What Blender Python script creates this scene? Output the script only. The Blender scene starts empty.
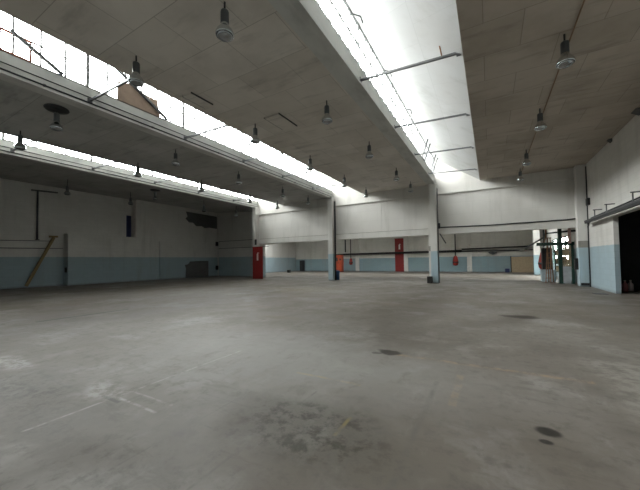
import bpy, bmesh, math, random
from mathutils import Vector, Matrix
random.seed(7)
sc = bpy.context.scene
COL = sc.collection

# ------------------------------------------------------------------ camera
CAM_H = 1.3
yaw, pitch, roll = math.radians(29.675), math.radians(1.72), math.radians(0.774)
fw = Vector((-math.sin(yaw)*math.cos(pitch), math.cos(yaw)*math.cos(pitch), math.sin(pitch)))
rt = Vector((math.cos(yaw), math.sin(yaw), 0))
up = rt.cross(fw)
rt2 = rt*math.cos(roll) - up*math.sin(roll)
up2 = up*math.cos(roll) + rt*math.sin(roll)
cd = bpy.data.cameras.new('camera')
cam = bpy.data.objects.new('camera', cd)
COL.objects.link(cam)
cam.matrix_world = Matrix(((rt2.x, up2.x, -fw.x, 0), (rt2.y, up2.y, -fw.y, 0), (rt2.z, up2.z, -fw.z, CAM_H), (0, 0, 0, 1)))
cd.sensor_width = 36
cd.lens = 298.4/640*36
cd.shift_y = 6.68/640
cd.clip_end = 300
sc.camera = cam

# ------------------------------------------------------------------ world: bright overcast sky
w = bpy.data.worlds.new('overcast_sky')
sc.world = w
w.use_nodes = True
wn = w.node_tree.nodes
bg = wn['Background']
bg.inputs['Color'].default_value = (1.0, 0.975, 0.955, 1)
bg.inputs['Strength'].default_value = 37.0
sc.view_settings.view_transform = 'Standard'
sc.view_settings.look = 'None'
sc.view_settings.gamma = 1
sc.view_settings.use_curve_mapping = False
sc.view_settings.exposure = 0.0

# key dimensions
XR, XB, XA, X0, XL = 3.80, -2.78, -9.26, -15.74, -22.20   # right wall, three beam lines, left wall
YE, YF, YN = 17.65, 32.5, -1.5                            # end wall, far wall, rear wall
ZC, ZS, DADO, LINT = 5.5, 5.92, 1.73, 2.66                # ceiling, sill, paint line, lintel

# sampling portals at the glazing (guide sky light through the real glass; they add no light)
def portal(c, u, v, su, sv):
    l = bpy.data.lights.new('portal', 'AREA'); l.shape = 'RECTANGLE'; l.size = su; l.size_y = sv
    l.cycles.is_portal = True
    o = bpy.data.objects.new('portal', l); COL.objects.link(o)
    u = Vector(u).normalized(); v = Vector(v).normalized(); n = u.cross(v)
    o.matrix_world = Matrix(((u.x, v.x, n.x, c[0]), (u.y, v.y, n.y, c[1]), (u.z, v.z, n.z, c[2]), (0, 0, 0, 1)))
for xb in (XB, XA, X0):
    portal((xb+0.13, (YE+YN)/2, 6.44), (0, -1, 0), (0, 0, 1), YE-YN, 1.04)   # local -Z points into the hall
portal((-9.2, 25.5, 5.25), (1, 0, 0), (0, 1, 0), 25.6, 0.6)

# ------------------------------------------------------------------ helpers
class MB:
    """collects shapes, links them as ONE mesh object"""
    def __init__(s): s.bm = bmesh.new()
    def box(s, x0, x1, y0, y1, z0, z1):
        vs = [s.bm.verts.new(p) for p in ((x0,y0,z0),(x1,y0,z0),(x1,y1,z0),(x0,y1,z0),(x0,y0,z1),(x1,y0,z1),(x1,y1,z1),(x0,y1,z1))]
        for f in ((0,3,2,1),(4,5,6,7),(0,1,5,4),(1,2,6,5),(2,3,7,6),(3,0,4,7)):
            s.bm.faces.new([vs[i] for i in f])
        return s
    def prism(s, pts, y0, y1, axis='y'):
        """polygon of (a, z) points extruded along y (a = x) or along x (a = y)"""
        mk = (lambda a, z, t: (a, t, z)) if axis == 'y' else (lambda a, z, t: (t, a, z))
        A = [s.bm.verts.new(mk(a, z, y0)) for a, z in pts]
        B = [s.bm.verts.new(mk(a, z, y1)) for a, z in pts]
        n = len(pts)
        s.bm.faces.new(A); s.bm.faces.new(B[::-1])
        for i in range(n):
            s.bm.faces.new([A[i], B[i], B[(i+1) % n], A[(i+1) % n]])
        return s
    def bar(s, a, b, wd, ht=None, upv=(0,0,1)):
        a, b = Vector(a), Vector(b); ht = ht or wd
        d = (b-a).normalized(); u = Vector(upv)
        if abs(d.dot(u)) > .98: u = Vector((1,0,0))
        r = d.cross(u).normalized(); u = r.cross(d)
        q = [(-1,-1),(1,-1),(1,1),(-1,1)]
        A = [s.bm.verts.new(a + r*i*wd/2 + u*j*ht/2) for i, j in q]
        B = [s.bm.verts.new(b + r*i*wd/2 + u*j*ht/2) for i, j in q]
        s.bm.faces.new(A[::-1]); s.bm.faces.new(B)
        for i in range(4): s.bm.faces.new([A[i], A[(i+1)%4], B[(i+1)%4], B[i]])
        return s
    def tube(s, pts, r, n=12):
        pts = [Vector(p) for p in pts]; rings = []
        for i, p in enumerate(pts):
            d = ((pts[i]-pts[i-1]).normalized() if i else Vector()) + ((pts[i+1]-p).normalized() if i+1 < len(pts) else Vector())
            d.normalize(); u = Vector((0,0,1)) if abs(d.z) < .9 else Vector((1,0,0))
            e = d.cross(u).normalized(); f = d.cross(e)
            rr = r[i] if isinstance(r, (list, tuple)) else r
            rings.append([s.bm.verts.new(p + (e*math.cos(2*math.pi*k/n) + f*math.sin(2*math.pi*k/n))*rr) for k in range(n)])
        for i in range(len(rings)-1):
            for k in range(n):
                fc = s.bm.faces.new([rings[i][k], rings[i][(k+1)%n], rings[i+1][(k+1)%n], rings[i+1][k]]); fc.smooth = True
        s.bm.faces.new(rings[0][::-1]); s.bm.faces.new(rings[-1])
        return s
    def lathe(s, prof, n=24, c=(0,0), caps=(True, True)):
        rings = [[s.bm.verts.new((c[0]+r*math.cos(2*math.pi*k/n), c[1]+r*math.sin(2*math.pi*k/n), z)) for k in range(n)] for r, z in prof]
        for i in range(len(rings)-1):
            for k in range(n):
                fc = s.bm.faces.new([rings[i][k], rings[i][(k+1)%n], rings[i+1][(k+1)%n], rings[i+1][k]]); fc.smooth = True
        if caps[0]: s.bm.faces.new(rings[0][::-1])
        if caps[1]: s.bm.faces.new(rings[-1])
        return s
    def build(s, name, mat, parent=None, bevel=0, loc=None):
        bmesh.ops.recalc_face_normals(s.bm, faces=s.bm.faces[:])
        me = bpy.data.meshes.new(name); s.bm.to_mesh(me); s.bm.free()
        me.materials.append(mat)
        o = bpy.data.objects.new(name, me); COL.objects.link(o)
        if parent: o.parent = parent
        if loc: o.location = loc
        if bevel:
            b = o.modifiers.new('bevel', 'BEVEL'); b.width = bevel; b.segments = 2; b.limit_method = 'ANGLE'
        return o

def tag(o, label, cat, group=None):
    o['label'] = label; o['category'] = cat
    if group: o['group'] = group
    return o
def thing(name, label, cat, loc, group=None, rz=0):
    o = bpy.data.objects.new(name, None); COL.objects.link(o)
    o.location = loc; o.rotation_euler = (0, 0, rz); o.empty_display_size = .2
    return tag(o, label, cat, group)
def struct(o):
    o['kind'] = 'structure'; return o
def copy_tree(o, parent=None):
    c = o.copy(); COL.objects.link(c)
    if parent: c.parent = parent
    for ch in list(o.children): copy_tree(ch, c)
    return c

# ------------------------------------------------------------------ materials
class NT:
    def __init__(s, name):
        s.m = bpy.data.materials.new(name); s.m.use_nodes = True
        s.t = s.m.node_tree; s.b = s.t.nodes['Principled BSDF']
    def n(s, typ, **kw):
        o = s.t.nodes.new(typ)
        for k, v in kw.items(): setattr(o, k, v)
        return o
    def l(s, a, b): s.t.links.new(a, b)
    def pos(s): return s.n('ShaderNodeNewGeometry').outputs['Position']
    def sep(s, v):
        o = s.n('ShaderNodeSeparateXYZ'); s.l(v, o.inputs[0]); return o.outputs
    def comb(s, x, y, z=None):
        o = s.n('ShaderNodeCombineXYZ')
        for i, q in enumerate((x, y, z)):
            if q is None: continue
            if isinstance(q, (int, float)): o.inputs[i].default_value = q
            else: s.l(q, o.inputs[i])
        return o.outputs[0]
    def math(s, op, a, b=None, clamp=False):
        o = s.n('ShaderNodeMath', operation=op); o.use_clamp = clamp
        for i, q in enumerate((a, b)):
            if q is None: continue
            if isinstance(q, (int, float)): o.inputs[i].default_value = q
            else: s.l(q, o.inputs[i])
        return o.outputs[0]
    def noise(s, v, scale, detail=5, rough=.55, dist=0):
        o = s.n('ShaderNodeTexNoise'); o.inputs['Scale'].default_value = scale
        o.inputs['Detail'].default_value = detail; o.inputs['Roughness'].default_value = rough
        o.inputs['Distortion'].default_value = dist
        s.l(v, o.inputs['Vector']); return o.outputs['Fac']
    def scale(s, v, k):
        o = s.n('ShaderNodeVectorMath', operation='MULTIPLY'); s.l(v, o.inputs[0]); o.inputs[1].default_value = k
        return o.outputs[0]
    def ramp(s, f, a, b, ca=0., cb=1.):
        o = s.n('ShaderNodeMapRange', interpolation_type='SMOOTHSTEP')
        s.l(f, o.inputs[0])
        for i, q in enumerate((a, b, ca, cb)): o.inputs[1+i].default_value = q
        return o.outputs[0]
    def mix(s, f, a, b, mode='MIX'):
        o = s.n('ShaderNodeMix', data_type='RGBA', blend_type=mode)
        if isinstance(f, (int, float)): o.inputs[0].default_value = f
        else: s.l(f, o.inputs[0])
        for i, q in ((6, a), (7, b)):
            if isinstance(q, tuple): o.inputs[i].default_value = (*q, 1) if len(q) == 3 else q
            else: s.l(q, o.inputs[i])
        return o.outputs[2]
    def bump(s, h, strength=.3, dist=.02):
        o = s.n('ShaderNodeBump'); o.inputs['Strength'].default_value = strength; o.inputs['Distance'].default_value = dist
        s.l(h, o.inputs['Height']); s.l(o.outputs[0], s.b.inputs['Normal'])
    def color(s, c): s.l(c, s.b.inputs['Base Color'])
    def rough(s, r): s.b.inputs['Roughness'].default_value = r

def plain(name, c, rough=.6, metal=0., dirt=.25, scale=6):
    m = NT(name); m.rough(rough); m.b.inputs['Metallic'].default_value = metal
    tc = m.n('ShaderNodeTexCoord').outputs['Object']
    f = m.noise(tc, scale)
    m.color(m.mix(m.ramp(f, .35, .7, 0, dirt), c, tuple(x*.45 for x in c)))
    return m.m

WHITE = (.66, .645, .61); BLUE = (.335, .43, .475)
def wall_mat(name, white=WHITE, blue=BLUE, dado=DADO, bricks=(.42, .21), grime=.35):
    m = NT(name); P = m.pos(); x, y, z = m.sep(P)
    h = m.math('ADD', x, y)
    br = m.n('ShaderNodeTexBrick'); m.l(m.comb(h, z), br.inputs['Vector'])
    br.inputs['Scale'].default_value = 1; br.inputs['Brick Width'].default_value = bricks[0]; br.inputs['Row Height'].default_value = bricks[1]
    br.inputs['Mortar Size'].default_value = .006; br.inputs['Mortar Smooth'].default_value = .4
    br.inputs['Color1'].default_value = (1, 1, 1, 1); br.inputs['Color2'].default_value = (.93, .93, .93, 1); br.inputs['Mortar'].default_value = (.80, .80, .79, 1)
    wob = m.noise(P, 3.0, 2)
    zz = m.math('ADD', z, m.math('MULTIPLY', m.math('SUBTRACT', wob, .5), .05))
    base = m.mix(m.ramp(zz, dado-.012, dado+.012), blue, white) if blue else m.mix(0., white, white)
    streak = m.noise(m.scale(P, (1.6, 1.6, .22)), 1.0, 6, .6)
    big = m.noise(P, .5, 4)
    c = m.mix(m.ramp(streak, .48, .78, 0, grime), base, (.25, .24, .21))
    c = m.mix(m.ramp(big, .45, .75, 0, .22), c, (.36, .33, .28))
    c = m.mix(.7, c, br.outputs['Color'], 'MULTIPLY')
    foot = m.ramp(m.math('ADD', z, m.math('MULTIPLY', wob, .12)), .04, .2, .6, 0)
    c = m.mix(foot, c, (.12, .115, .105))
    m.color(c); m.rough(.65)
    m.bump(m.math('SUBTRACT', wob, br.outputs['Fac']), .25, .008)
    return m.m
M_wall = wall_mat('painted_block_wall')
M_wallplain = wall_mat('white_panel_wall', WHITE, None, bricks=(2.6, .62), grime=.3)
M_far = wall_mat('far_painted_wall', (.66, .65, .61), (.25, .355, .395), 1.5)
M_col = wall_mat('painted_column', (.68, .67, .64), (.40, .52, .58), DADO, (9, 9), .35)

def ceil_mat(name, c, c2):
    m = NT(name); P = m.pos(); x, y, z = m.sep(P)
    br = m.n('ShaderNodeTexBrick'); m.l(m.comb(x, y), br.inputs['Vector'])
    br.offset = 0.5
    br.inputs['Scale'].default_value = 1; br.inputs['Brick Width'].default_value = 1.22; br.inputs['Row Height'].default_value = .98
    br.inputs['Mortar Size'].default_value = .008; br.inputs['Mortar Smooth'].default_value = .3
    br.inputs['Color1'].default_value = (1, 1, 1, 1); br.inputs['Color2'].default_value = (.86, .85, .83, 1); br.inputs['Mortar'].default_value = (.55, .54, .52, 1)
    n1 = m.noise(P, .7, 6, .6); n2 = m.noise(m.scale(P, (.5, 2.2, 1)), 1.5, 6, .6)
    col = m.mix(m.ramp(n1, .35, .7), c, c2)
    col = m.mix(m.ramp(n2, .52, .75, 0, .55), col, tuple(k*.5 for k in c2))
    col = m.mix(.8, col, br.outputs['Color'], 'MULTIPLY')
    m.color(col); m.rough(.85); m.bump(m.math('SUBTRACT', n2, br.outputs['Fac']), .3, .012)
    return m.m
M_ceilR = ceil_mat('brown_grey_board_ceiling', (.50, .44, .375), (.40, .345, .285))
M_ceil = ceil_mat('grey_board_ceiling', (.70, .655, .60), (.58, .54, .49))
M_ceilL = ceil_mat('cool_grey_board_ceiling', (.47, .465, .45), (.38, .375, .36))
M_lining = wall_mat('white_roof_lining', (.54, .545, .54), None, bricks=(1.2, .6), grime=.35)

def concrete(name, c=(.52, .51, .48)):
    m = NT(name); P = m.pos()
    n1 = m.noise(m.scale(P, (1, .5, 1)), 2.2, 6, .6); n2 = m.noise(P, 9, 4)
    col = m.mix(m.ramp(n1, .4, .75, 0, .6), c, tuple(k*.55 for k in c))
    m.color(col); m.rough(.75); m.bump(n2, .15, .01)
    return m.m
M_beam = concrete('pale_concrete_beam', (.56, .56, .53))
M_bare = concrete('bare_dark_render', (.10, .10, .10))
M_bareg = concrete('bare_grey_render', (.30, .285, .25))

# floor: worn concrete with its own stains, joints and paint marks
def floor_mat():
    m = NT('worn_concrete_floor'); P = m.pos(); x, y, z = m.sep(P)
    wv = m.n('ShaderNodeTexNoise'); wv.inputs['Scale'].default_value = 2.3; wv.inputs['Detail'].default_value = 5
    m.l(P, wv.inputs['Vector'])
    sub = m.n('ShaderNodeVectorMath', operation='SUBTRACT'); m.l(wv.outputs['Color'], sub.inputs[0]); sub.inputs[1].default_value = (.5, .5, .5)
    Wn = sub.outputs[0]
    def warped(k):
        a = m.n('ShaderNodeVectorMath', operation='ADD'); m.l(P, a.inputs[0]); m.l(m.scale(Wn, (k, k, 0)), a.inputs[1]); return a.outputs[0]
    W1, W2 = warped(.35), warped(.04)
    big = m.noise(P, .22, 5, .55); mid = m.noise(P, 1.1, 7, .62, .4); fine = m.noise(P, 7, 8, .7)
    col = m.mix(m.ramp(big, .36, .64), (.128, .110, .090), (.188, .173, .155))
    col = m.mix(m.ramp(mid, .47, .66, 0, .7), col, (.11, .096, .08))
    col = m.mix(m.ramp(m.noise(warped(.6), .75, 6, .6), .5, .66, 0, .55), col, (.285, .275, .26))
    col = m.mix(m.ramp(m.noise(m.scale(warped(.15), (.6, 2.5, 1)), 2.4, 8, .7), .54, .66, 0, .5), col, (.105, .092, .075))
    col = m.mix(m.ramp(m.noise(m.scale(warped(.2), (1, .45, 1)), 1.9, 9, .75), .52, .72, 0, .4), col, (.30, .292, .278))
    col = m.mix(m.ramp(fine, .48, .68, 0, .6), col, (.09, .08, .068))
    def ell(cx, cy, rx, ry, soft=.5, W=W1, rot=0.):
        o = m.n('ShaderNodeMapping', vector_type='TEXTURE'); m.l(W, o.inputs[0])
        o.inputs['Location'].default_value = (cx, cy, 0); o.inputs['Rotation'].default_value = (0, 0, rot); o.inputs['Scale'].default_value = (rx, ry, 50)
        L = m.n('ShaderNodeVectorMath', operation='LENGTH'); m.l(o.outputs[0], L.inputs[0])
        return m.ramp(L.outputs['Value'], 1-soft, 1+soft*.3, 1, 0)
    def rect(x0, x1, y0, y1, e=.012, W=W2):
        X, Y, _ = m.sep(W)
        a = m.math('MULTIPLY', m.ramp(X, x0-e, x0+e), m.ramp(X, x1-e, x1+e, 1, 0))
        b = m.math('MULTIPLY', m.ramp(Y, y0-e, y0+e), m.ramp(Y, y1-e, y1+e, 1, 0))
        return m.math('MULTIPLY', a, b)
    def paint(f, c, k, worn=True):
        nonlocal col
        f = m.math('MULTIPLY', f, k)
        if worn: f = m.math('MULTIPLY', f, m.ramp(fine, .38, .58, 1, .15))
        col = m.mix(f, col, c)
    # large tonal patches
    paint(ell(-2.9, 3.4, 2.6, 1.5, .95, warped(.8)), (.33, .322, .308), .55, False)
    paint(ell(-1.7, 3.3, 2.0, 1.1, .9, warped(.8)), (.33, .322, .308), .4, False)
    col = m.mix(m.ramp(m.noise(m.scale(warped(.3), (1, .5, 1)), 5, 8, .7), .5, .75, 0, .5), col, (.12, .108, .092))
    paint(ell(-7.6, 11.4, 2.2, 1.5, .8), (.40, .36, .26), .5)
    paint(ell(-11, 9.0, 3.5, 1.2, .8), (.36, .34, .29), .3)
    paint(rect(1.0, 3.2, 2.6, 5.0, .1, W1), (.36, .345, .315), .35)
    paint(ell(-1.25, 1.98, .72, .46, .55, warped(.5)), (.040, .037, .027), .92)
    paint(ell(-4.2, 1.25, 1.2, .4, .8, warped(.5)), (.06, .055, .047), .8)
    paint(ell(-3.1, 1.0, .6, .22, .8, warped(.4)), (.075, .07, .06), .55)
    paint(ell(-2.1, 2.2, .5, .14, .8, warped(.4)), (.09, .08, .065), .5)
    # lines and joints
    paint(rect(-3.215, -3.19, .9, 3.25, .015), (.50, .48, .455), .5)
    paint(rect(-3.2, -2.55, 1.56, 1.585), (.50, .48, .455), .6)
    paint(rect(-3.2, -2.55, 1.71, 1.73), (.50, .48, .455), .4)
    paint(rect(-3.34, -3.05, 1.50, 1.54, .01), (.06, .055, .05), .8, False)
    paint(ell(-3.5, 1.6, .4, .2, .8, warped(.5)), (.46, .45, .43), .6)
    paint(rect(-9.0, -8.89, 2.7, 4.7, .02), (.03, .026, .022), .95, False)
    paint(rect(-2.13, -2.115, 1.0, 2.2, .006), (.10, .095, .085), .5)
    paint(rect(-.55, -.505, 1.2, 3.4, .02), (.10, .095, .085), .5)
    paint(rect(-1.55, -1.53, 1.0, 2.6, .006), (.10, .095, .085), .45)
    paint(rect(-2.2, -.9, 1.635, 1.65, .006), (.10, .095, .085), .5)
    paint(rect(-2.6, -1.0, 2.02, 2.035, .006), (.10, .095, .085), .4)
    paint(rect(-5.9, -3.6, 1.44, 1.46, .008), (.10, .095, .085), .4)
    paint(rect(-4.9, -4.88, .9, 5.0, .008), (.10, .095, .085), .3)
    paint(ell(-5.6, 1.45, .6, .18, .6), (.58, .57, .55), .45)
    paint(rect(-12, 3.7, 6.02, 6.05, .008), (.11, .105, .095), .35)
    paint(rect(-22, 3.7, 12.3, 12.34, .01), (.11, .105, .095), .35)
    paint(rect(-1.3, .9, 4.06, 4.14, .015), (.48, .30, .14), .28)
    paint(rect(-.36, -.29, 2.9, 3.7, .01), (.40, .28, .14), .22)
    paint(rect(-1.055, -1.025, 2.0, 2.3, .01), (.36, .27, .09), .45)
    paint(rect(-2.0, -1.2, 2.9, 2.95, .01), (.48, .36, .14), .25)
    # oil spots
    paint(ell(-1.28, 4.17, .21, .13, .35), (.035, .03, .024), .95, False)
    paint(ell(-1.45, 4.05, .1, .05, .35), (.075, .068, .06), .8, False)
    paint(ell(.54, 7.96, .42, .22, .35), (.035, .028, .022), .95, False)
    paint(ell(.34, 2.8, .09, .075, .35, W2), (.03, .027, .023), .95, False)
    paint(ell(.31, 2.64, .05, .035, .35, W2), (.03, .027, .023), .95, False)
    paint(ell(-4.2, 5.6, .6, .22, .6), (.14, .115, .085), .6, False)
    paint(ell(-5.8, 6.6, .45, .3, .6), (.14, .115, .085), .6, False)
    paint(ell(-2.6, 8.6, .9, .3, .6), (.15, .125, .095), .55, False)
    paint(ell(.8, 9.8, .8, .3, .6), (.13, .115, .09), .5, False)
    paint(ell(-6.4, 9.2, .9, .25, .6), (.15, .125, .095), .5, False)
    m.color(col); m.b.inputs['Specular IOR Level'].default_value = .22
    m.l(m.ramp(mid, .3, .7, .62, .42), m.b.inputs['Roughness'])
    m.bump(m.math('ADD', m.math('MULTIPLY', fine, .5), mid), .18, .012)
    return m.m
M_floor = floor_mat()

def glass_mat():
    m = bpy.data.materials.new('clear_glazing'); m.use_nodes = True; t = m.node_tree
    t.nodes.remove(t.nodes['Principled BSDF'])
    a = t.nodes.new('ShaderNodeBsdfTransparent'); a.inputs[0].default_value = (.93, .96, .96, 1)
    g = t.nodes.new('ShaderNodeBsdfGlossy'); g.inputs['Roughness'].default_value = .05
    x = t.nodes.new('ShaderNodeMixShader'); x.inputs[0].default_value = .05
    t.links.new(a.outputs[0], x.inputs[1]); t.links.new(g.outputs[0], x.inputs[2])
    t.links.new(x.outputs[0], t.nodes['Material Output'].inputs[0])
    return m
M_glass = glass_mat()
M_steel = plain('grey_painted_steel', (.11, .112, .115), .5, .3)
M_dark = plain('dark_steel', (.035, .036, .038), .5, .3)
M_lightsteel = plain('pale_steel', (.22, .22, .22), .5, .1)
M_rust = plain('rusty_red_steel', (.30, .10, .06), .7)
M_alu = plain('dull_aluminium', (.66, .70, .72), .14, 1., .15)
M_lens = plain('dull_lamp_lens', (.42, .44, .46), .1, 1., .1)
M_housing = plain('dark_lamp_housing', (.11, .12, .125), .4, .4)
M_red = plain('red_paint', (.24, .014, .013), .45)
M_redhose = plain('red_hose_cloth', (.30, .028, .02), .6)
M_orange = plain('orange_red_enamel', (.34, .055, .02), .45)
M_whitepaint = plain('white_paint', (.75, .70, .66), .5)
M_navy = plain('navy_paint', (.012, .022, .10), .5)
M_bluebin = plain('blue_plastic', (.05, .13, .28), .4)
M_black = plain('black_plastic', (.012, .012, .013), .5)
M_card = plain('brown_hardboard', (.34, .25, .19), .8)
M_wood = plain('raw_yellowish_timber', (.29, .21, .10), .75)
M_tan = plain('tan_chipboard', (.46, .36, .235), .75)
M_green = plain('dark_green_steel', (.009, .04, .028), .5)
M_pink = plain('faded_pink_pipe', (.52, .33, .30), .6)
M_palebox = plain('pale_blue_plastic', (.50, .62, .68), .5)
M_panel = plain('pale_panel_laminate', (.82, .85, .88), .5)
M_pvc = plain('off_white_plastic', (.6, .6, .57), .5)
M_ladder = plain('worn_brown_ladder_wood', (.26, .13, .07), .7)
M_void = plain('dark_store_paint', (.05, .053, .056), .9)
M_foliage = plain('outdoor_hedge', (.05, .07, .03), .9)
M_brownbox = plain('brown_cardboard', (.22, .14, .08), .8)

# ------------------------------------------------------------------ the setting
EXT = -23.2
struct(MB().box(EXT, 9.5, YN-.3, YF+.3, -.2, 0).build('floor', M_floor))
# left wall: set back above a low block, forward again beyond it
b = MB()
b.box(EXT, -22.7, YN-.3, 8.1, 0, 6.3)
b.box(EXT, XL, 8.1, 12.2, 0, 3.16).box(EXT, -22.75, 8.1, 12.2, 3.16, 6.3)
b.box(EXT, XL, 12.2, YF+.3, 0, 6.3)
b.box(XL, XL+.10, 8.1, 8.52, 0, 3.1)
b.box(XL, XL+.10, 13.85, 14.35, 0, 2.95)
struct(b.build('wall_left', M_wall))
# right wall with the big doorway and the far room's window opening
T = 3.94
b = MB()
b.box(XR, T, YN-.3, 8.8, 0, 6.0).box(XR, T, 8.8, 14.25, 2.7, 6.0).box(XR, T, 14.25, 21.4, 0, 6.0)
b.box(XR, T, 21.4, 26.4, 0, .85).box(XR, T, 21.4, 26.4, 2.55, 6.0).box(XR, T, 26.4, YF+.3, 0, 6.0)
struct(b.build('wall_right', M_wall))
# upper end wall over the openings
b = MB()
b.box(-15.94, T, YE, YE+.3, LINT, 8.6)
b.box(-15.54, XR, YE-.07, YE, LINT, 3.02)
b.box(-15.54, XR, YE-.10, YE, 4.88, 4.95)
for x in (-12.4, -5.71, .95): b.box(x-.02, x+.02, YE-.015, YE, 3.02, 4.88)
struct(b.build('wall_end', M_wallplain))
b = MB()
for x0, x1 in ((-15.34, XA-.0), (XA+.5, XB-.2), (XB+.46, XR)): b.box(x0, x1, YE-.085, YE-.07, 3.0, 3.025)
struct(b.build('shadow_strip_1', M_bareg))  # dark strip standing in for the shadow line along the lintel's top edge
b = MB()
b.box(EXT, -16.65, 19.5, 19.8, 0, 6.4).box(-16.65, -15.6, 19.5, 19.8, 2.75, 6.4).box(-15.94, -15.6, YE+.1, 19.5, LINT, 6.4)
struct(b.build('wall_end_left', M_wall))
struct(MB().box(EXT, T, YF, YF+.3, 0, 5.2).build('wall_far', M_far))
struct(MB().box(EXT, T, YN-.3, YN, 0, 8.6).build('wall_rear', M_wall))  # unseen wall behind the camera, pulled in close to dim the near floor
# dark store behind the doorway
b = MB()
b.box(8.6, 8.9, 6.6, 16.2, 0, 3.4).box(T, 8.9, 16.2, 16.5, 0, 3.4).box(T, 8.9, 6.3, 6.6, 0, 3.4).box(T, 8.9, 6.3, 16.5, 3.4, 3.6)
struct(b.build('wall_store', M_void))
# flat board ceilings
ZR = 5.42
struct(MB().box(-.37, XR, YN, YE, ZR, ZR+.12).build('ceiling_right', M_ceilR))
struct(MB().box(-6.92, XB-.2, YN, YE, ZC, ZC+.12).build('ceiling_centre', M_ceil))
struct(MB().box(-13.40, XA-.2, YN, YE, ZC, ZC+.12).build('ceiling_left', M_ceilL))
struct(MB().prism([(-22.75, 5.95), (X0-.2, 5.5), (X0-.2, 5.75), (-22.75, 6.2)], YN, 19.5).build('ceiling_far_left', M_ceilL))
# far room: ceiling in two slabs with an unseen glazed strip added for light
struct(MB().box(-15.6, T, YE+.3, 25.2, 5.0, 5.2).box(EXT, -15.6, 19.8, 25.2, 5.0, 5.2).box(EXT, T, 25.8, YF+.3, 5.0, 5.2).build('ceiling_back', M_wallplain))
wf = MB()
for i in range(13): wf.box(-22.0+i*2.13-.03, -22.0+i*2.13+.03, 25.2, 25.8, 5.05, 5.15)
wo = struct(wf.build('window_1', M_steel))
struct(MB().box(-22.19, XR, 25.2, 25.8, 5.16, 5.17).build('glass', M_glass, wo))
# white linings from the ceiling edges up to the glazing heads, and the roofs
for i, (xb, xe, xn, zc) in enumerate(((XB, -.37, XR+.2, ZR), (XA, -6.92, XB-.2, ZC), (X0, -13.40, XA-.2, ZC))):
    nm = ('right', 'centre', 'left')[i]
    hx, hz = xb+.13, 6.98
    struct(MB().prism([(xe, zc), (hx, hz), (hx, hz+.14), (xe, zc+.14)], YN, YE).build('ceiling_lining_'+nm, M_lining))
    struct(MB().prism([(hx, hz+.10), (xn, 5.98), (xn, 6.16), (hx, hz+.30)], YN-.3, YE+.3).build('roof_'+nm, M_bare))

# sloping rooflights: one window per 2.8 m module
mods = [3.70-2.82+2.82*i for i in range(6)]
edges = [YN] + mods + [YE]
wi = 2
for xb in (XB, XA, X0):
    lo, hi = (xb+.17, ZS), (xb+.17, 6.97)
    L = lambda t: (lo[0]+(hi[0]-lo[0])*t, lo[1]+(hi[1]-lo[1])*t)
    for j in range(len(edges)-1):
        y0, y1 = edges[j], edges[j+1]
        if y1-y0 < .3: continue
        f = MB()
        f.bar((lo[0], y1, lo[1]), (hi[0], y1, hi[1]), .075, .07, (0, 1, 0))
        n = max(1, round((y1-y0)/.47))
        for k in range(1, n):
            y = y0+(y1-y0)*k/n
            f.bar((lo[0], y, lo[1]), (hi[0], y, hi[1]), .06, .035, (0, 1, 0))
        f.bar((lo[0], y0, lo[1]+.02), (lo[0], y1, lo[1]+.02), .05)
        f.bar((L(.5)[0], y0, L(.5)[1]), (L(.5)[0], y1, L(.5)[1]), .03)
        f.bar((hi[0], y0, hi[1]-.02), (hi[0], y1, hi[1]-.02), .05)
        o = struct(f.build('window_%d' % wi, M_lightsteel)); wi += 1
        g = MB(); e = .03
        g.prism([(lo[0]-e-.004, lo[1]), (hi[0]-e-.004, hi[1]), (hi[0]-e, hi[1]), (lo[0]-e, lo[1])], y0, y1)
        struct(g.build('glass', M_glass, o))

# far-room side window in green steel
f = MB()
for y in (21.43, 22.6, 23.9, 25.1, 26.37): f.box(3.860, 3.940, y-.04, y+.04, .85, 2.55)
for z in (.88, 1.75, 2.2, 2.52): f.box(3.860, 3.940, 21.4, 26.4, z-.03, z+.03)
o = struct(f.build('window_%d' % wi, M_green))
struct(MB().box(3.895, 3.905, 21.4, 26.4, .85, 2.55).build('glass', M_glass, o))
struct(MB().box(T, 9.5, 18, 30, -.21, -.01).build('floor_yard', M_bareg))

# ------------------------------------------------------------------ beams and columns
def beam(x, label, y1):
    o = MB()
    o.box(x-.2, x+.2, YN, y1, 5.50, ZS)
    o.box(x-.2, x+.16, YN, y1, 5.47, 5.50).box(x+.12, x+.26, YN, y1, 5.42, 5.47)
    r = o.build('gutter_beam', M_beam)
    tag(r, label, 'beam')
    return r
beam(XB, 'pale concrete beam under the right rooflight, running to the blue-footed column', YE)
beam(XA, 'pale concrete beam under the middle rooflight, with a brown board on its sill', YE)
beam(X0, 'pale concrete beam under the farthest left rooflight', YE)

def column(x, label, side=True, dx=.1):
    x += dx
    r = thing('column', label, 'column', (x, YE-.2, 0))
    MB().box(-.15 if side else -.13, .2, -.2, .2, 0, 5.48).build('shaft', M_col, r, .012)
    if side:
        q = MB().box(-.27, -.15, -.08, .2, 0, 5.48).build('side_pilaster', M_wallplain, r, .01)
        MB().box(-.275, -.145, -.085, -.079, 1.75, 2.02).build('bare_patch', M_bareg, r)
    return r
cB = column(XB, 'white and blue column between the middle and right bays, black box at foot')
cA = column(XA, 'slim white and blue column left of the orange cabinet', False, .17)
c0 = column(X0, 'white column behind the near red marker board', False)
r = thing('column', 'corner column at the right wall, grey band above its blue paint', 'column', (3.550, YE-.2, 0))
MB().box(-.12, .249, -.2, .2, 0, 5.42).build('shaft', M_col, r, .012)
MB().box(-.125, .249, -.206, -.2, 1.72, 2.02).build('bare_band', M_bareg, r)
MB().box(-.08, .2, -.225, -.2, .05, .16).build('foot_plate', M_dark, r)

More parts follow.
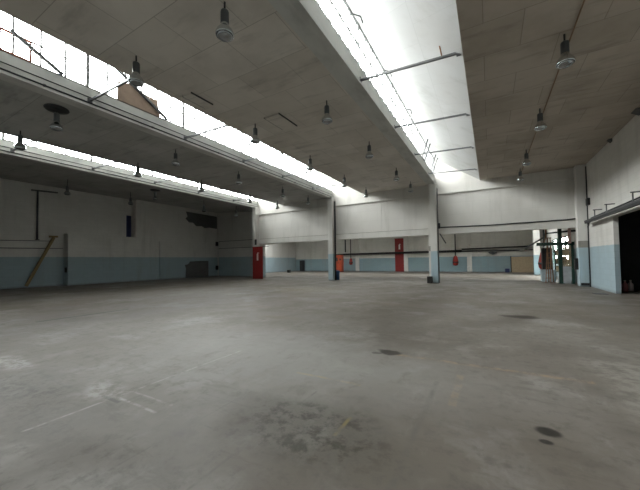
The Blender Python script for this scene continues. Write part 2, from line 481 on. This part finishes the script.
# pipes running along beams
def pipe(name, pts, r, mat, label, cat='pipe', group=None):
    o = MB().tube(pts, r).build(name, mat)
    return tag(o, label, cat, group)
for x, l in ((XA, 'thin grey conduit along the foot of the middle concrete beam'), (X0, 'thin grey conduit along the foot of the leftmost concrete beam')):
    o = MB().tube([(x+.225, YN, 5.525), (x+.225, YE-.02, 5.525)], .02)
    o.tube([(x+.212, YN, 5.68), (x+.212, YE-.02, 5.68)], .011)
    for k in range(7): o.box(x+.201, x+.25, .2+k*2.6, .24+k*2.6, 5.502, 5.548)
    tag(o.build('conduit', M_dark), l.replace('grey', 'dark'), 'pipe')

# ------------------------------------------------------------------ tie bars across the rooflight slots
ords = ['nearest', 'second nearest', 'third', 'fourth', 'fifth', 'farthest']
def tie(x0, x1, y, z1, label):
    r = thing('tie_bar', label, 'tie bar', (x0, y, 5.6), 'steel tie bars across the rooflights')
    MB().bar((0, 0, 0), (x1-x0, 0, z1-5.6), .045, .045).build('bar', M_steel, r)
    MB().box(0, .015, -.055, .055, -.055, .055).build('end_plate', M_steel, r)
    MB().box(x1-x0-.12, x1-x0+.03, -.03, .03, z1-5.6-.05, z1-5.6-.02).build('end_lug', M_steel, r)
for nm, xb, xe, z1, ys in (('right', XB, -.37, ZR+.07, (3.75, 6.6, 9.55, 12.5, 15.7)),
                         ('middle', XA, -6.92, ZC+.06, (3.75, 6.58, 9.38, 12.15, 15.1)),
                         ('far left', X0, -13.4, ZC+.06, (3.95, 6.58, 9.45, 12.2, 15.1))):
    for j, y in enumerate(ys):
        tie(xb+.2, xe, y, z1, 'grey steel tie bar across the %s rooflight, %s of its five' % (nm, ords[j] if j < 4 else 'farthest'))
# diagonal struts and a rusty vent in the middle rooflight
def strut(pts, label):
    tag(MB().bar(*pts, .065).build('diagonal_strut', M_steel), label, 'strut')
strut(((-8.98, 3.15, 5.94), (-8.98, 2.22, 6.43)), 'grey diagonal strut crossing the near end of the middle rooflight')
strut(((-8.98, 5.86, 5.94), (-8.98, 4.28, 6.82)), 'thin diagonal strut in front of the brown board in the rooflight')
def vent(xb, y0, y1, label, mat, h=.46, s=0., t=.035):
    r = thing('vent_frame', label, 'window frame', (xb+.19, y0, ZS+.04))
    MB().bar((0,0,0), (s*h,0,h), t).build('stile', mat, r)
    MB().bar((0,y1-y0,0), (s*h,y1-y0,h), t).build('stile', mat, r)
    MB().bar((s*h,0,h), (s*h,y1-y0,h), t).build('top_rail', mat, r)
    MB().bar((0,0,0), (0,y1-y0,0), t).build('bottom_rail', mat, r)
vent(XA, 2.08, 2.58, 'rusty red vent frame at the near end of the middle rooflight', M_rust)
for y0, l in ((14.1, 'small dark vent frame at far end of the right rooflight, nearer one'), (16.4, 'small dark vent frame in the far corner of the right rooflight')):
    vent(XB, y0, y0+.6, l, M_dark, .85, .35, .05)
# winding cable with hooks along the right rooflight
o = MB().tube([(-2.54, -1.3, 6.84), (-2.54, 8, 6.84), (-2.54, 14.6, 6.80)], .009)
for y in (6.1, 8.4, 11.0): o.tube([(-2.54, y, 6.84), (-2.40, y+.1, 6.80), (-2.38, y+.2, 6.70)], .014)
tag(o.build('winding_rod', M_dark), 'thin dark rod with hooks along the head of the right rooflight', 'rod')
# hanging rusty rod
tag(MB().tube([(-.86, 6.52, 6.1), (-.76, 6.52, 5.50)], .014).build('hanging_rod', M_ladder), 'short rusty rod hanging above the near tie bar on the right', 'rod')
# brown board in the middle rooflight
g = MB(); pts = [(4.40, 5.94), (5.66, 5.94), (5.58, 6.44), (5.02, 6.47), (4.72, 6.56), (4.42, 6.46)]
A = [g.bm.verts.new((XA+.20, y, z)) for y, z in pts]
B = [g.bm.verts.new((XA+.225, y, z)) for y, z in pts]
g.bm.faces.new(A); g.bm.faces.new(B[::-1])
for i in range(6): g.bm.faces.new([A[i], B[i], B[(i+1)%6], A[(i+1)%6]])
tag(g.build('hardboard_sheet', M_card), 'brown broken hardboard sheet blocking panes of the middle rooflight', 'board')

# ceiling hatch gaps (loose boards hanging a little)
def loose(x0, x1, y0, y1, label, drop=.015):
    r = thing('loose_board', label, 'ceiling board', (x0, y0, ZC))
    r2 = MB().prism([(0, -.03), (x1-x0, -.03-drop), (x1-x0, -.015-drop), (0, -.015)], 0, y1-y0).build('panel', M_ceil, r)
    MB().box(-.015, .0, -.02, y1-y0, -.03, -.002).build('edge_strip', M_dark, r)
    MB().box(x1-x0, x1-x0+.02, -.02, y1-y0, -.02-drop, -.002).build('edge_strip', M_dark, r)
loose(-5.62, -5.1, 6.7, 7.6, 'loose ceiling board with dark edges beside the middle lamp row')
loose(-6.62, -6.3, 4.75, 5.4, 'small sagging ceiling board near the edge of the middle rooflight')

# ------------------------------------------------------------------ high-bay lamps
def make_lamp(plate=False, drop=0.):
    r = thing('high_bay_lamp', '', 'lamp', (0, 0, 0), 'bell-shaped lamps under the ceilings')
    MB().tube([(0,0,drop), (0,0,-.16)], .016, 8).build('mounting_rod', M_dark, r)
    MB().lathe([(.03,-.13), (.06,-.15), (.066,-.17), (.066,-.36), (.05,-.38)], 20).build('ballast_housing', M_housing, r)
    prof = [(.060,-.35), (.068,-.39), (.090,-.425), (.122,-.465), (.142,-.51), (.146,-.54), (.140,-.56), (.128,-.56), (.126,-.53), (.10,-.47), (.07,-.42)]
    MB().lathe(prof, 28, caps=(False, False)).build('reflector', M_alu, r)
    MB().lathe([(.128,-.553), (.118,-.578), (.09,-.597), (.045,-.608), (.01,-.61)], 28).build('lens', M_lens, r)
    if plate:
        MB().lathe([(.26,0), (.27,-.02), (.25,-.05), (.10,-.07)], 28).build('ceiling_plate', M_dark, r)
    return r
rows = [
 ('in the row under the right brown ceiling', 1.30, ZR, (6.95, 10.1, 13.7, 16.4)),
 ('in the row right on the middle ceiling', -3.62, ZC, (3.35, 6.82, 9.98, 13.5, 16.3)),
 ('in the row beside the middle rooflight', -6.12, ZC, (3.33, 6.85, 10.05, 13.25, 16.2)),
 ('in the row beside the middle beam, left ceiling', -10.05, ZC, (3.4, 6.9, 10.1, 13.5, 16.2)),
 ('in the row along the far left rooflight edge', -12.7, ZC, (3.4, 7.0, 10.15, 13.7, 16.4)),
]
P1 = make_lamp(); P2 = make_lamp(True); P3 = make_lamp(False, .22); first = {0: True, 1: True, 2: True}
def lamp(x, y, z, label, plate=False):
    k = int(plate); src = (P1, P2, P3)[k]
    if first[k]: o = src; first[k] = False
    else: o = copy_tree(src)
    o.location = (x, y, z); o['label'] = label
on = ['nearest', 'second nearest', 'third', 'fourth', 'farthest']
for d, x, z, ys in rows:
    for j, y in enumerate(ys):
        pl = (x == -10.05 and j == 0)
        lamp(x, y, z, ('bell lamp with black plate, nearest ' if pl else 'grey bell lamp, %s ' % on[j]) + d, pl)
zl = lambda x: 5.5 + (-15.94-x)*.45/6.81
for x, y, l, pl in ((-19.0, 6.9, 'grey bell lamp close to the left wall, left of the blue strip', False), (-19.2, 10.15, 'grey bell lamp close to the left wall, in front of the blue strip', False),
                (-16.9, 10.3, 'grey bell lamp with dark plate on the dim far left ceiling', True), (-17.0, 13.8, 'grey bell lamp left of the bare patch corner on the far left ceiling', False), (-16.7, 16.5, 'grey bell lamp near the end wall on the far left ceiling', False)):
    lamp(x, y, zl(x) if pl else zl(x)-.22, l, 1 if pl else 2)
tag(MB().tube([(1.42, -1.4, ZR-.03), (1.40, 17.6, ZR-.03)], .013, 8).build('conduit', M_brownbox), 'thin brown conduit beside the lamp row on the right ceiling', 'pipe')
# dark hole edges at the right ceiling corner
for y, l, s in ((11.45, 'torn dark ceiling edge at right wall, nearer one', .35), (13.95, 'torn dark ceiling edge at right wall, farther one', .2)):
    g = MB().prism([(3.790, ZR-.005), (3.790-s*.5, ZR-.012), (3.790-s*.1, ZR-.10), (3.790, ZR-.12)], y, y+s)
    tag(g.build('torn_board', M_bare), l, 'ceiling board')

# ------------------------------------------------------------------ left wall things
g = MB().tube([(XL-.45, 6.84, 5.55), (XL-.45, 6.84, 2.7)], .045)
r = tag(g.build('wall_pipe', M_steel), 'grey vertical pipe on the upper left wall', 'pipe')
MB().bar((XL-.42, 6.55, 5.55), (XL-.42, 7.75, 5.62), .08).build('bracket_arm', M_steel, r)
MB().box(XL-.47, XL-.33, 6.77, 6.91, 2.7, 2.75).build('end_cap', M_steel, r)
pipe('conduit', [(XL-.46, 4.5, 2.20), (XL-.46, 6.0, 2.22), (XL-.46, 8.05, 2.25)], .022, M_steel, 'thin horizontal conduit along the left wall above the blue paint')
pipe('conduit', [(XL-.46, 4.5, 2.60), (XL-.46, 7.6, 2.68)], .018, M_steel, 'thin horizontal conduit along the left wall below the grey pipe')
r = thing('leaning_plank', 'yellowish timber plank leaning on the left wall with short head piece', 'plank', (XL-.30, 6.36, 0))
MB().bar((0, 0, .09), (-.05, 1.2, 2.88), .12, .17, (1, 0, 0)).build('plank', M_wood, r)
MB().bar((-.05, 1.00, 2.93), (-.05, 1.38, 2.95), .16, .10).build('head_piece', M_wood, r)
tag(MB().box(XL-.55, XL-.47, 11.74, 12.03, 3.18, 4.75).build('wall_banner', M_navy), 'dark blue vertical strip above the low block on left wall', 'strip')
tag(MB().box(XL-.55, XL-.02, 12.10, 12.199, 3.18, 5.85).build('wall_post', M_whitepaint), 'pale upright board beside the dark blue strip on left wall', 'post')
tag(MB().box(XL-.03, XL+.0, 7.98, 8.10, .78, 1.10).build('switch_box', M_black), 'black switch box low on the left wall beside the leaning plank', 'box')
# bare render patches
def patch(pts, x, label, mat):
    g = MB(); A = [g.bm.verts.new((x, y, z)) for y, z in pts]; B = [g.bm.verts.new((x+.012, y, z)) for y, z in pts]; n = len(pts)
    g.bm.faces.new(A); g.bm.faces.new(B[::-1])
    for i in range(n): g.bm.faces.new([A[i], B[i], B[(i+1)%n], A[(i+1)%n]])
    tag(g.build('bare_patch', mat), label, 'wall patch')
patch([(16.2,5.6),(16.35,5.2),(16.15,5.0),(16.5,4.7),(16.9,4.72),(17.2,4.45),(17.8,4.5),(18.1,4.35),(18.6,4.45),(19.49,4.4),(19.49,5.55)], XL, 'dark bare patch high on the left wall under the ceiling', M_bare)
patch([(16.15,.02),(16.2,.8),(16.1,1.1),(16.4,1.15),(16.6,1.38),(17.6,1.42),(18.5,1.42),(18.5,.02)], XL, 'dark grey bare patch low in the blue paint of left wall', M_bare)
# end wall of the left bay
for z, l in ((3.2, 'thin conduit on the dim left end wall, upper one'), (2.55, 'thin conduit on the dim left end wall, lower one')):
    pipe('conduit', [(-21.94, 19.475, z), (-16.0, 19.46, z)], .022, M_steel, l)
pipe('corner_pipe', [(-22.0, 19.44, 0), (-22.0, 19.44, 3.3)], .05, M_pvc, 'white upright pipe in the corner of the dim left bay')
for z, l in ((2.95, 'black box on the corner pipe of the left bay, upper one'), (.75, 'black box on the corner pipe of the left bay, lower one')):
    tag(MB().box(-22.12, -21.9, 19.24, 19.385, z-.16, z+.22).build('switch_box', M_black, None, .01), l, 'box')

# ------------------------------------------------------------------ red marker boards, hoses, cabinet
def marker(loc, wd, h, label, py):
    r = thing('marker_board', label, 'sign', loc, None)
    MB().box(-wd/2, wd/2, -.03, 0, 0, h).build('panel', M_red, r)
    MB().box(-wd/2-.02, wd/2+.02, -.05, -.001, h-.05, h).box(-wd/2-.02, wd/2+.02, -.045, -.001, h*.45, h*.45+.04).build('rail', M_red, r)
    s = .34
    g = MB().box(-.08, .08, -.037, -.03, py-s, py+s*.45).box(-.03, .03, -.037, -.03, py+s*.45, py+s*.75).box(.0, .14, -.037, -.03, py+s*.55, py+s*.72)
    g.build('pictogram', M_whitepaint, r)
marker((-15.22, YE-.42, 0), .98, 2.42, 'red fire equipment board standing against the white column on the left', 1.72)
marker((-8.55, YF-.01, 0), 1.0, 3.6, 'tall red fire equipment board on the far wall between the columns', 2.75)
tag(MB().box(-15.47, -15.34, YE-.49, YE-.4, 2.55, 2.98).build('alarm_box', M_black, None, .01), 'black box above the red board on the white column', 'box')
def pilaster(x, label):
    tag(MB().box(x-.2, x+.2, YF-.22, YF-.002, 0, 5.0).build('wall_pilaster', M_wallplain), label, 'pilaster')
pilaster(-13.45, 'white pilaster on the far wall beside the small red hose')
pilaster(-7.85, 'white pilaster on the far wall right of the tall red board')
pilaster(-1.75, 'white pilaster on the far wall right of the larger red hose')
def hose(x, y, top, size, label):
    r = thing('fire_hose', label, 'fire hose', (x, y, top))
    k = size
    MB().lathe([(.04*k,0), (.16*k,-.1*k), (.22*k,-.35*k), (.27*k,-.65*k), (.24*k,-.88*k), (.12*k,-.98*k)], 20).build('hose_bundle', M_redhose, r)
    MB().lathe([(.275*k,-.60*k), (.28*k,-.66*k), (.275*k,-.70*k)], 20).build('strap', M_dark, r)
    MB().tube([(0,0,0), (0,0,.36)], .05).build('valve', M_dark, r)
hose(-14.1, YF-.52, 1.55, .8, 'small red fire hose hanging near the orange cabinet')
hose(-2.95, YF-.55, 1.62, 1.0, 'red fire hose hanging under the black pipe right of main column')
# pipes of the far room
pipe('heating_pipe', [(-16.9, YF-.35, 2.45), (-16.9, YF-.35, 1.95), (-14.2, YF-.35, 2.0), (-2.4, YF-.35, 2.05)], .11, M_black, 'thick black pipe along the far wall behind the columns')
pipe('heating_pipe', [(-2.4, YF-.3, 2.22), (3.0, YF-.3, 2.33)], .06, M_dark, 'thin dark pipe on the far wall right of the red hose, upper one')
pipe('heating_pipe', [(-2.4, YF-.3, 2.02), (2.5, YF-.3, 2.0), (3.3, YF-.3, 2.02), (3.3, YF-.5, 2.5)], .06, M_dark, 'thin dark pipe on the far wall right of the red hose, lower one')
pipe('drop_pipe', [(-14.1, YF-.52, 5.0), (-14.1, YF-.52, 1.91)], .05, M_dark, 'dark drop pipe above the small red hose')
pipe('drop_pipe', [(-2.95, YF-.55, 5.0), (-2.95, YF-.55, 1.98)], .05, M_dark, 'dark drop pipe above the larger red hose')
pipe('drop_pipe', [(-14.1, 30.5, 5.0), (-14.1, 30.5, 2.2)], .07, M_dark, 'dark drop pipe above the orange cabinet')
pipe('sloping_pipe', [(2.1, 24.4, 1.95), (2.66, 20.4, 2.46), (2.66, 20.4, 2.62), (3.5, 19.2, 2.62), (3.799, 19.2, 2.62)], .05, M_dark, 'dark pipe rising towards the right corner column')
tag(MB().lathe([(.02,0), (.30,-.02), (.36,-.1), (.2,-.22), (.05,-.28)], 20, (.2, YF-.40)).build('duct_end', M_steel, None, 0, (0, 0, 1.935)), 'grey round fitting under the far pipes', 'fitting')
# orange cabinet
r = thing('tool_cabinet', 'orange-red metal cabinet behind the slim column', 'cabinet', (-14.62, 29.8, 0))
MB().box(-.38, .38, 0, .5, .06, 1.9).build('body', M_orange, r, .01)
for s in (-1, 1):
    d = MB().box(min(s*.01, s*.37), max(s*.01, s*.37), -.025, 0, .1, 1.86).build('door', M_orange, r)
    MB().box(s*.06-.015, s*.06+.015, -.05, -.025, .95, 1.12).build('handle', M_dark, d)
MB().box(-.3, -.1, -.03, -.024, 1.2, 1.6).box(.12, .3, -.03, -.024, 1.3, 1.5).build('vent_grille', M_dark, r)
MB().box(-.36, .36, .02, .48, 0, .06).build('plinth', M_black, r)
# blue bin behind the slim column, black box at the main column
r = thing('waste_bin', 'blue plastic bin tucked behind the slim column', 'bin', (XA+.30, YE+.40, 0))
MB().lathe([(.14,0), (.17,.5), (.175,.55)], 4).build('body', M_bluebin, r)
MB().lathe([(.185,.55), (.185,.58), (.06,.64)], 4).build('lid', M_bluebin, r)
tag(MB().box(XB-.23, XB+.02, YE-.66, YE-.41, 0, .36).build('floor_box', M_black, None, .015), 'black box standing at the foot of the main column', 'box')
pipe('column_cable', [(XB+.33, YE-.2, 5.2), (XB+.33, YE-.2, .0)], .025, M_steel, 'dark cable running down the right side of the main column', 'cable')
pipe('column_cable', [(XA+.425, YE-.1, 5.2), (XA+.425, YE-.1, .0)], .05, M_dark, 'dark pipe running down beside the slim column')
pipe('stay_rod', [(XB+.40, YE-.1, 2.7), (XB+.70, YE-.12, 2.15)], .03, M_steel, 'short diagonal grey rod beside the main column', 'rod')
pipe('wall_cable', [(XB+.435, YE-.1, 3.04), (.0, YE-.1, 3.0), (3.1, YE-.1, 3.03), (3.42, YE-.1, 3.06)], .03, M_dark, 'dark cable along the lintel of the right bay', 'cable')
tag(MB().box(XB+.301, XB+.43, YE-.15, YE-.0705, 2.98, 3.28).build('junction_box', M_dark), 'dark junction box at the start of the lintel cable', 'box')
tag(MB().box(-21.2, -20.75, YF-.6, YF-.1, 0, 1.35).build('narrow_locker', M_dark, None, .015), 'dark narrow locker against the far blue wall, left of the slim column', 'locker')
tag(MB().box(-20.0, -19.7, 27.5, 27.8, 0, .3).build('floor_box', M_black, None, .015), 'small black box on the far floor right of the red board', 'box')
tag(MB().box(-1.95, -1.7, YF-.5, YF-.225, .05, .55).build('meter_box', M_pvc, None, .01), 'small white box low on the far pilaster', 'box')
tag(MB().lathe([(.03,0), (.12,.03), (.13,.12), (.05,.2)], 16, (-1.72, YF-.36)).build('wall_bulkhead', M_whitepaint, None, 0, (0, 0, 2.45)), 'small white lamp fitting on the far pilaster', 'lamp')
r = thing('chipboard_sheet', 'tan chipboard sheet leaning on the far wall at right', 'board', (2.6, YF-.12, 0))
MB().prism([(-.10, 0), (-.06, 0), (.10, 1.42), (.06, 1.42)], -.92, .92, 'x').build('sheet', M_tan, r)
MB().box(-1.0, -.92, -.02, .1, 0, 1.46).build('end_batten', M_dark, r)
tag(MB().box(1.15, 1.5, YF-.5, YF-.15, 0, .35).build('floor_box', M_navy, None, .015), 'small dark box on the floor left of the tan board', 'box')

# ------------------------------------------------------------------ clutter at the right corner of the far room
r = thing('column', 'blue and white pier beside the red hose, by the far room window', 'column', (3.05, 27.6, 0))
MB().box(-.2, .2, -.2, .2, 0, 5.0).build('shaft', M_far, r, .01)
hose(3.0, 23.6, 1.75, 1.25, 'red fire hose hanging on the pipe beside the right window')
pipe('drop_pipe', [(3.0, 23.6, 5.0), (3.0, 23.6, 2.11)], .05, M_dark, 'dark drop pipe above the red hose by the right window')
r = thing('steel_frame', 'dark green steel frame with post and crossbar before the right window', 'frame', (3.03, 18.8, 0))
MB().box(-.075, .075, -.06, .06, .015, 4.98).build('post', M_green, r)
MB().box(.42, .52, -.05, .05, .015, 2.06).build('post', M_green, r)
MB().box(-.14, .14, -.12, .12, 0, .015).box(.40, .56, -.1, .1, 0, .015).build('base_plate', M_green, r)
MB().box(-.95, .55, -.05, .05, 1.90, 2.06).build('crossbar', M_green, r)
g = MB()
for i in range(6): g.bar((.09+i*.062, 0, .85), (.09+i*.062, 0, 1.9), .03)
for i in range(8): g.bar((.08, .0, .88+i*.14), (.43, .0, .88+i*.14), .035)
g.build('mesh_panel', M_tan, r)
# step ladder
r = thing('step_ladder', 'tall folding step ladder beside the green post', 'ladder', (2.66, 19.3, 0))
top = 2.3
for s in (-1, 1):
    MB().bar((s*.10-.12, -.3, 0), (s*.06, -.02, top), .05, .03).build('front_rail', M_ladder, r)
    MB().bar((s*.10+.12, .55, 0), (s*.06, .02, top), .05, .03).build('rear_rail', M_brownbox, r)
for k in range(8):
    t = (k+1)/9
    c = (-.12*(1-t), -.3+.28*t, top*t)
    MB().box(c[0]-.10, c[0]+.10, c[1]-.05, c[1]+.05, c[2]-.015, c[2]+.015).build('step', M_ladder, r)
MB().box(-.1, .1, -.1, .1, top, top+.03).build('top_cap', M_brownbox, r)
# rack with boxes
r = thing('storage_rack', 'green and brown shelving rack behind the green post', 'shelf', (3.4, 20.7, 0))
for x in (-.2, .2):
    for y in (-.62, .62): MB().box(x-.025, x+.025, y-.025, y+.025, 0, 1.85).build('upright', M_green, r)
shz = (.5, .95, 1.4, 1.8)
for z in shz: MB().box(-.22, .22, -.64, .64, z, z+.03).build('shelf', M_green, r)
random.seed(3)
nm = ['left', 'middle', 'right']
lv = ['bottom', 'second', 'third']
for a, z in enumerate(shz[:3]):
    for j in range(3):
        y = 20.7-.42+.42*j; h = .22+.15*random.random()
        o = MB().box(3.22, 3.58, y-.17, y+.17, z+.031, z+.031+h).build('carton', random.choice((M_brownbox, M_foliage, M_tan)), None, .008)
        tag(o, 'small carton on the %s shelf of the rack, %s one' % (lv[a], ['nearest', 'middle', 'farthest'][j]), 'box', 'cartons on the rack')
# white panel, pale crate, dark upright case
r = thing('laminate_board', 'pale rectangular panel leaning in front of the rack at the corner column', 'board', (3.3, 19.2, 0))
g = MB().bar((-.12, -.1, .01), (.05, .1, .88), .55, .03, (0, 1, 0)); g.build('panel', M_panel, r)
r = thing('crate', 'pale blue plastic crate on the floor beside the step ladder', 'crate', (2.72, 20.35, 0))
MB().box(-.3, .3, -.25, .25, 0, .62).build('body', M_palebox, r, .02)
MB().box(-.32, .32, -.27, .27, .55, .64).build('rim', M_palebox, r, .01)
r = thing('dark_case', 'dark upright case between the red hose and the step ladder', 'case', (2.86, 21.6, 0))
MB().box(-.24, .24, -.2, .2, .45, 1.85).build('body', M_dark, r, .02)
MB().box(-.24, .24, -.2, .2, 0, .44).build('base', M_palebox, r, .02)
pipe('pink_pipe', [(3.36, 18.5, 5.0), (3.36, 18.5, 1.98)], .06, M_pink, 'faded pink upright pipe left of the corner column')
tag(MB().box(3.31, 3.429, YE-.3, YE-.05, .75, 1.25).build('switch_box', M_black, None, .01), 'black box on the left side of the corner column', 'box')
# hedge added outside the side window, heightened to block part of the sky
g = MB()
for i in range(110):
    c = Vector((random.uniform(6.8, 7.6), random.uniform(18.2, 30), random.uniform(0.2, 2.3))); rr = random.uniform(.3, .55)
    m0 = len(g.bm.verts)
    bmesh.ops.create_icosphere(g.bm, subdivisions=2, radius=rr, matrix=Matrix.Translation(c))
for v in g.bm.verts: v.co += Vector((random.uniform(-.06, .06), random.uniform(-.06, .06), random.uniform(-.06, .06)))
o = g.build('hedge', M_foliage); tag(o, 'dark hedge added outside the right window of the far room to block sky', 'hedge')

# ------------------------------------------------------------------ sliding-door rail and doorway things on the right wall
r = thing('sliding_door_rail', 'long dark sliding door rail above the black doorway', 'rail', (3.580, 8.0, 2.70))
MB().box(-.05, .05, 0, 8.6, .02, .10).build('track', M_dark, r)
MB().box(-.065, .065, 0, 8.6, .10, .14).build('cover', M_steel, r)
for k, y in enumerate((11.78, 14.0, 15.36)):
    b = MB().bar((0, y-8.0, .14), (0, y-8.0, .43), .03).bar((-.05, y-8.0, .43), (.218, y-8.0, .43), .035).build('bracket', M_steel, r)
tag(MB().box(3.700, 3.800, 16.85, 17.1, 3.550, 3.85).build('alarm_box', M_black, None, .01), 'black box on the right wall beside the corner column', 'box')
pipe('wall_cable', [(3.780, 17.3, 2.6), (3.760, 17.0, 2.78), (3.760, 16.6, 2.95), (3.760, 8, 3.02)], .025, M_dark, 'dark cable above the sliding rail on the right wall', 'cable')
pipe('corner_cable', [(3.772, 17.2, 5.3), (3.772, 17.2, 0)], .022, M_dark, 'thin dark cable down the corner beside the right column', 'cable')
def bottle(x, y, m, label):
    r = thing('bottle', label, 'bottle', (x, y, 0))
    MB().lathe([(.07,0), (.08,.02), (.08,.26), (.03,.34), (.03,.38)], 16).build('body', m, r)
    MB().lathe([(.035,.38), (.035,.42)], 12).build('cap', M_whitepaint, r)
bottle(4.32, 15.25, plain('pink_plastic', (.75, .35, .38), .4), 'pinkish bottle on the floor just inside the black doorway')
bottle(4.54, 15.5, plain('milky_plastic', (.7, .6, .62), .4), 'milky bottle on the floor inside the doorway, right of the pink one')
tag(MB().box(3.15, 3.5, 13.85, 14.2, 0, .008).build('floor_plate', M_dark), 'dark flat cover plate in the floor before the right wall', 'plate')
pipe('drop_pipe', [(2.66, 19.9, 5.0), (2.62, 19.9, 2.4), (2.5, 19.7, 2.06)], .035, M_ladder, 'thin brown pipe above the step ladder by the right window')
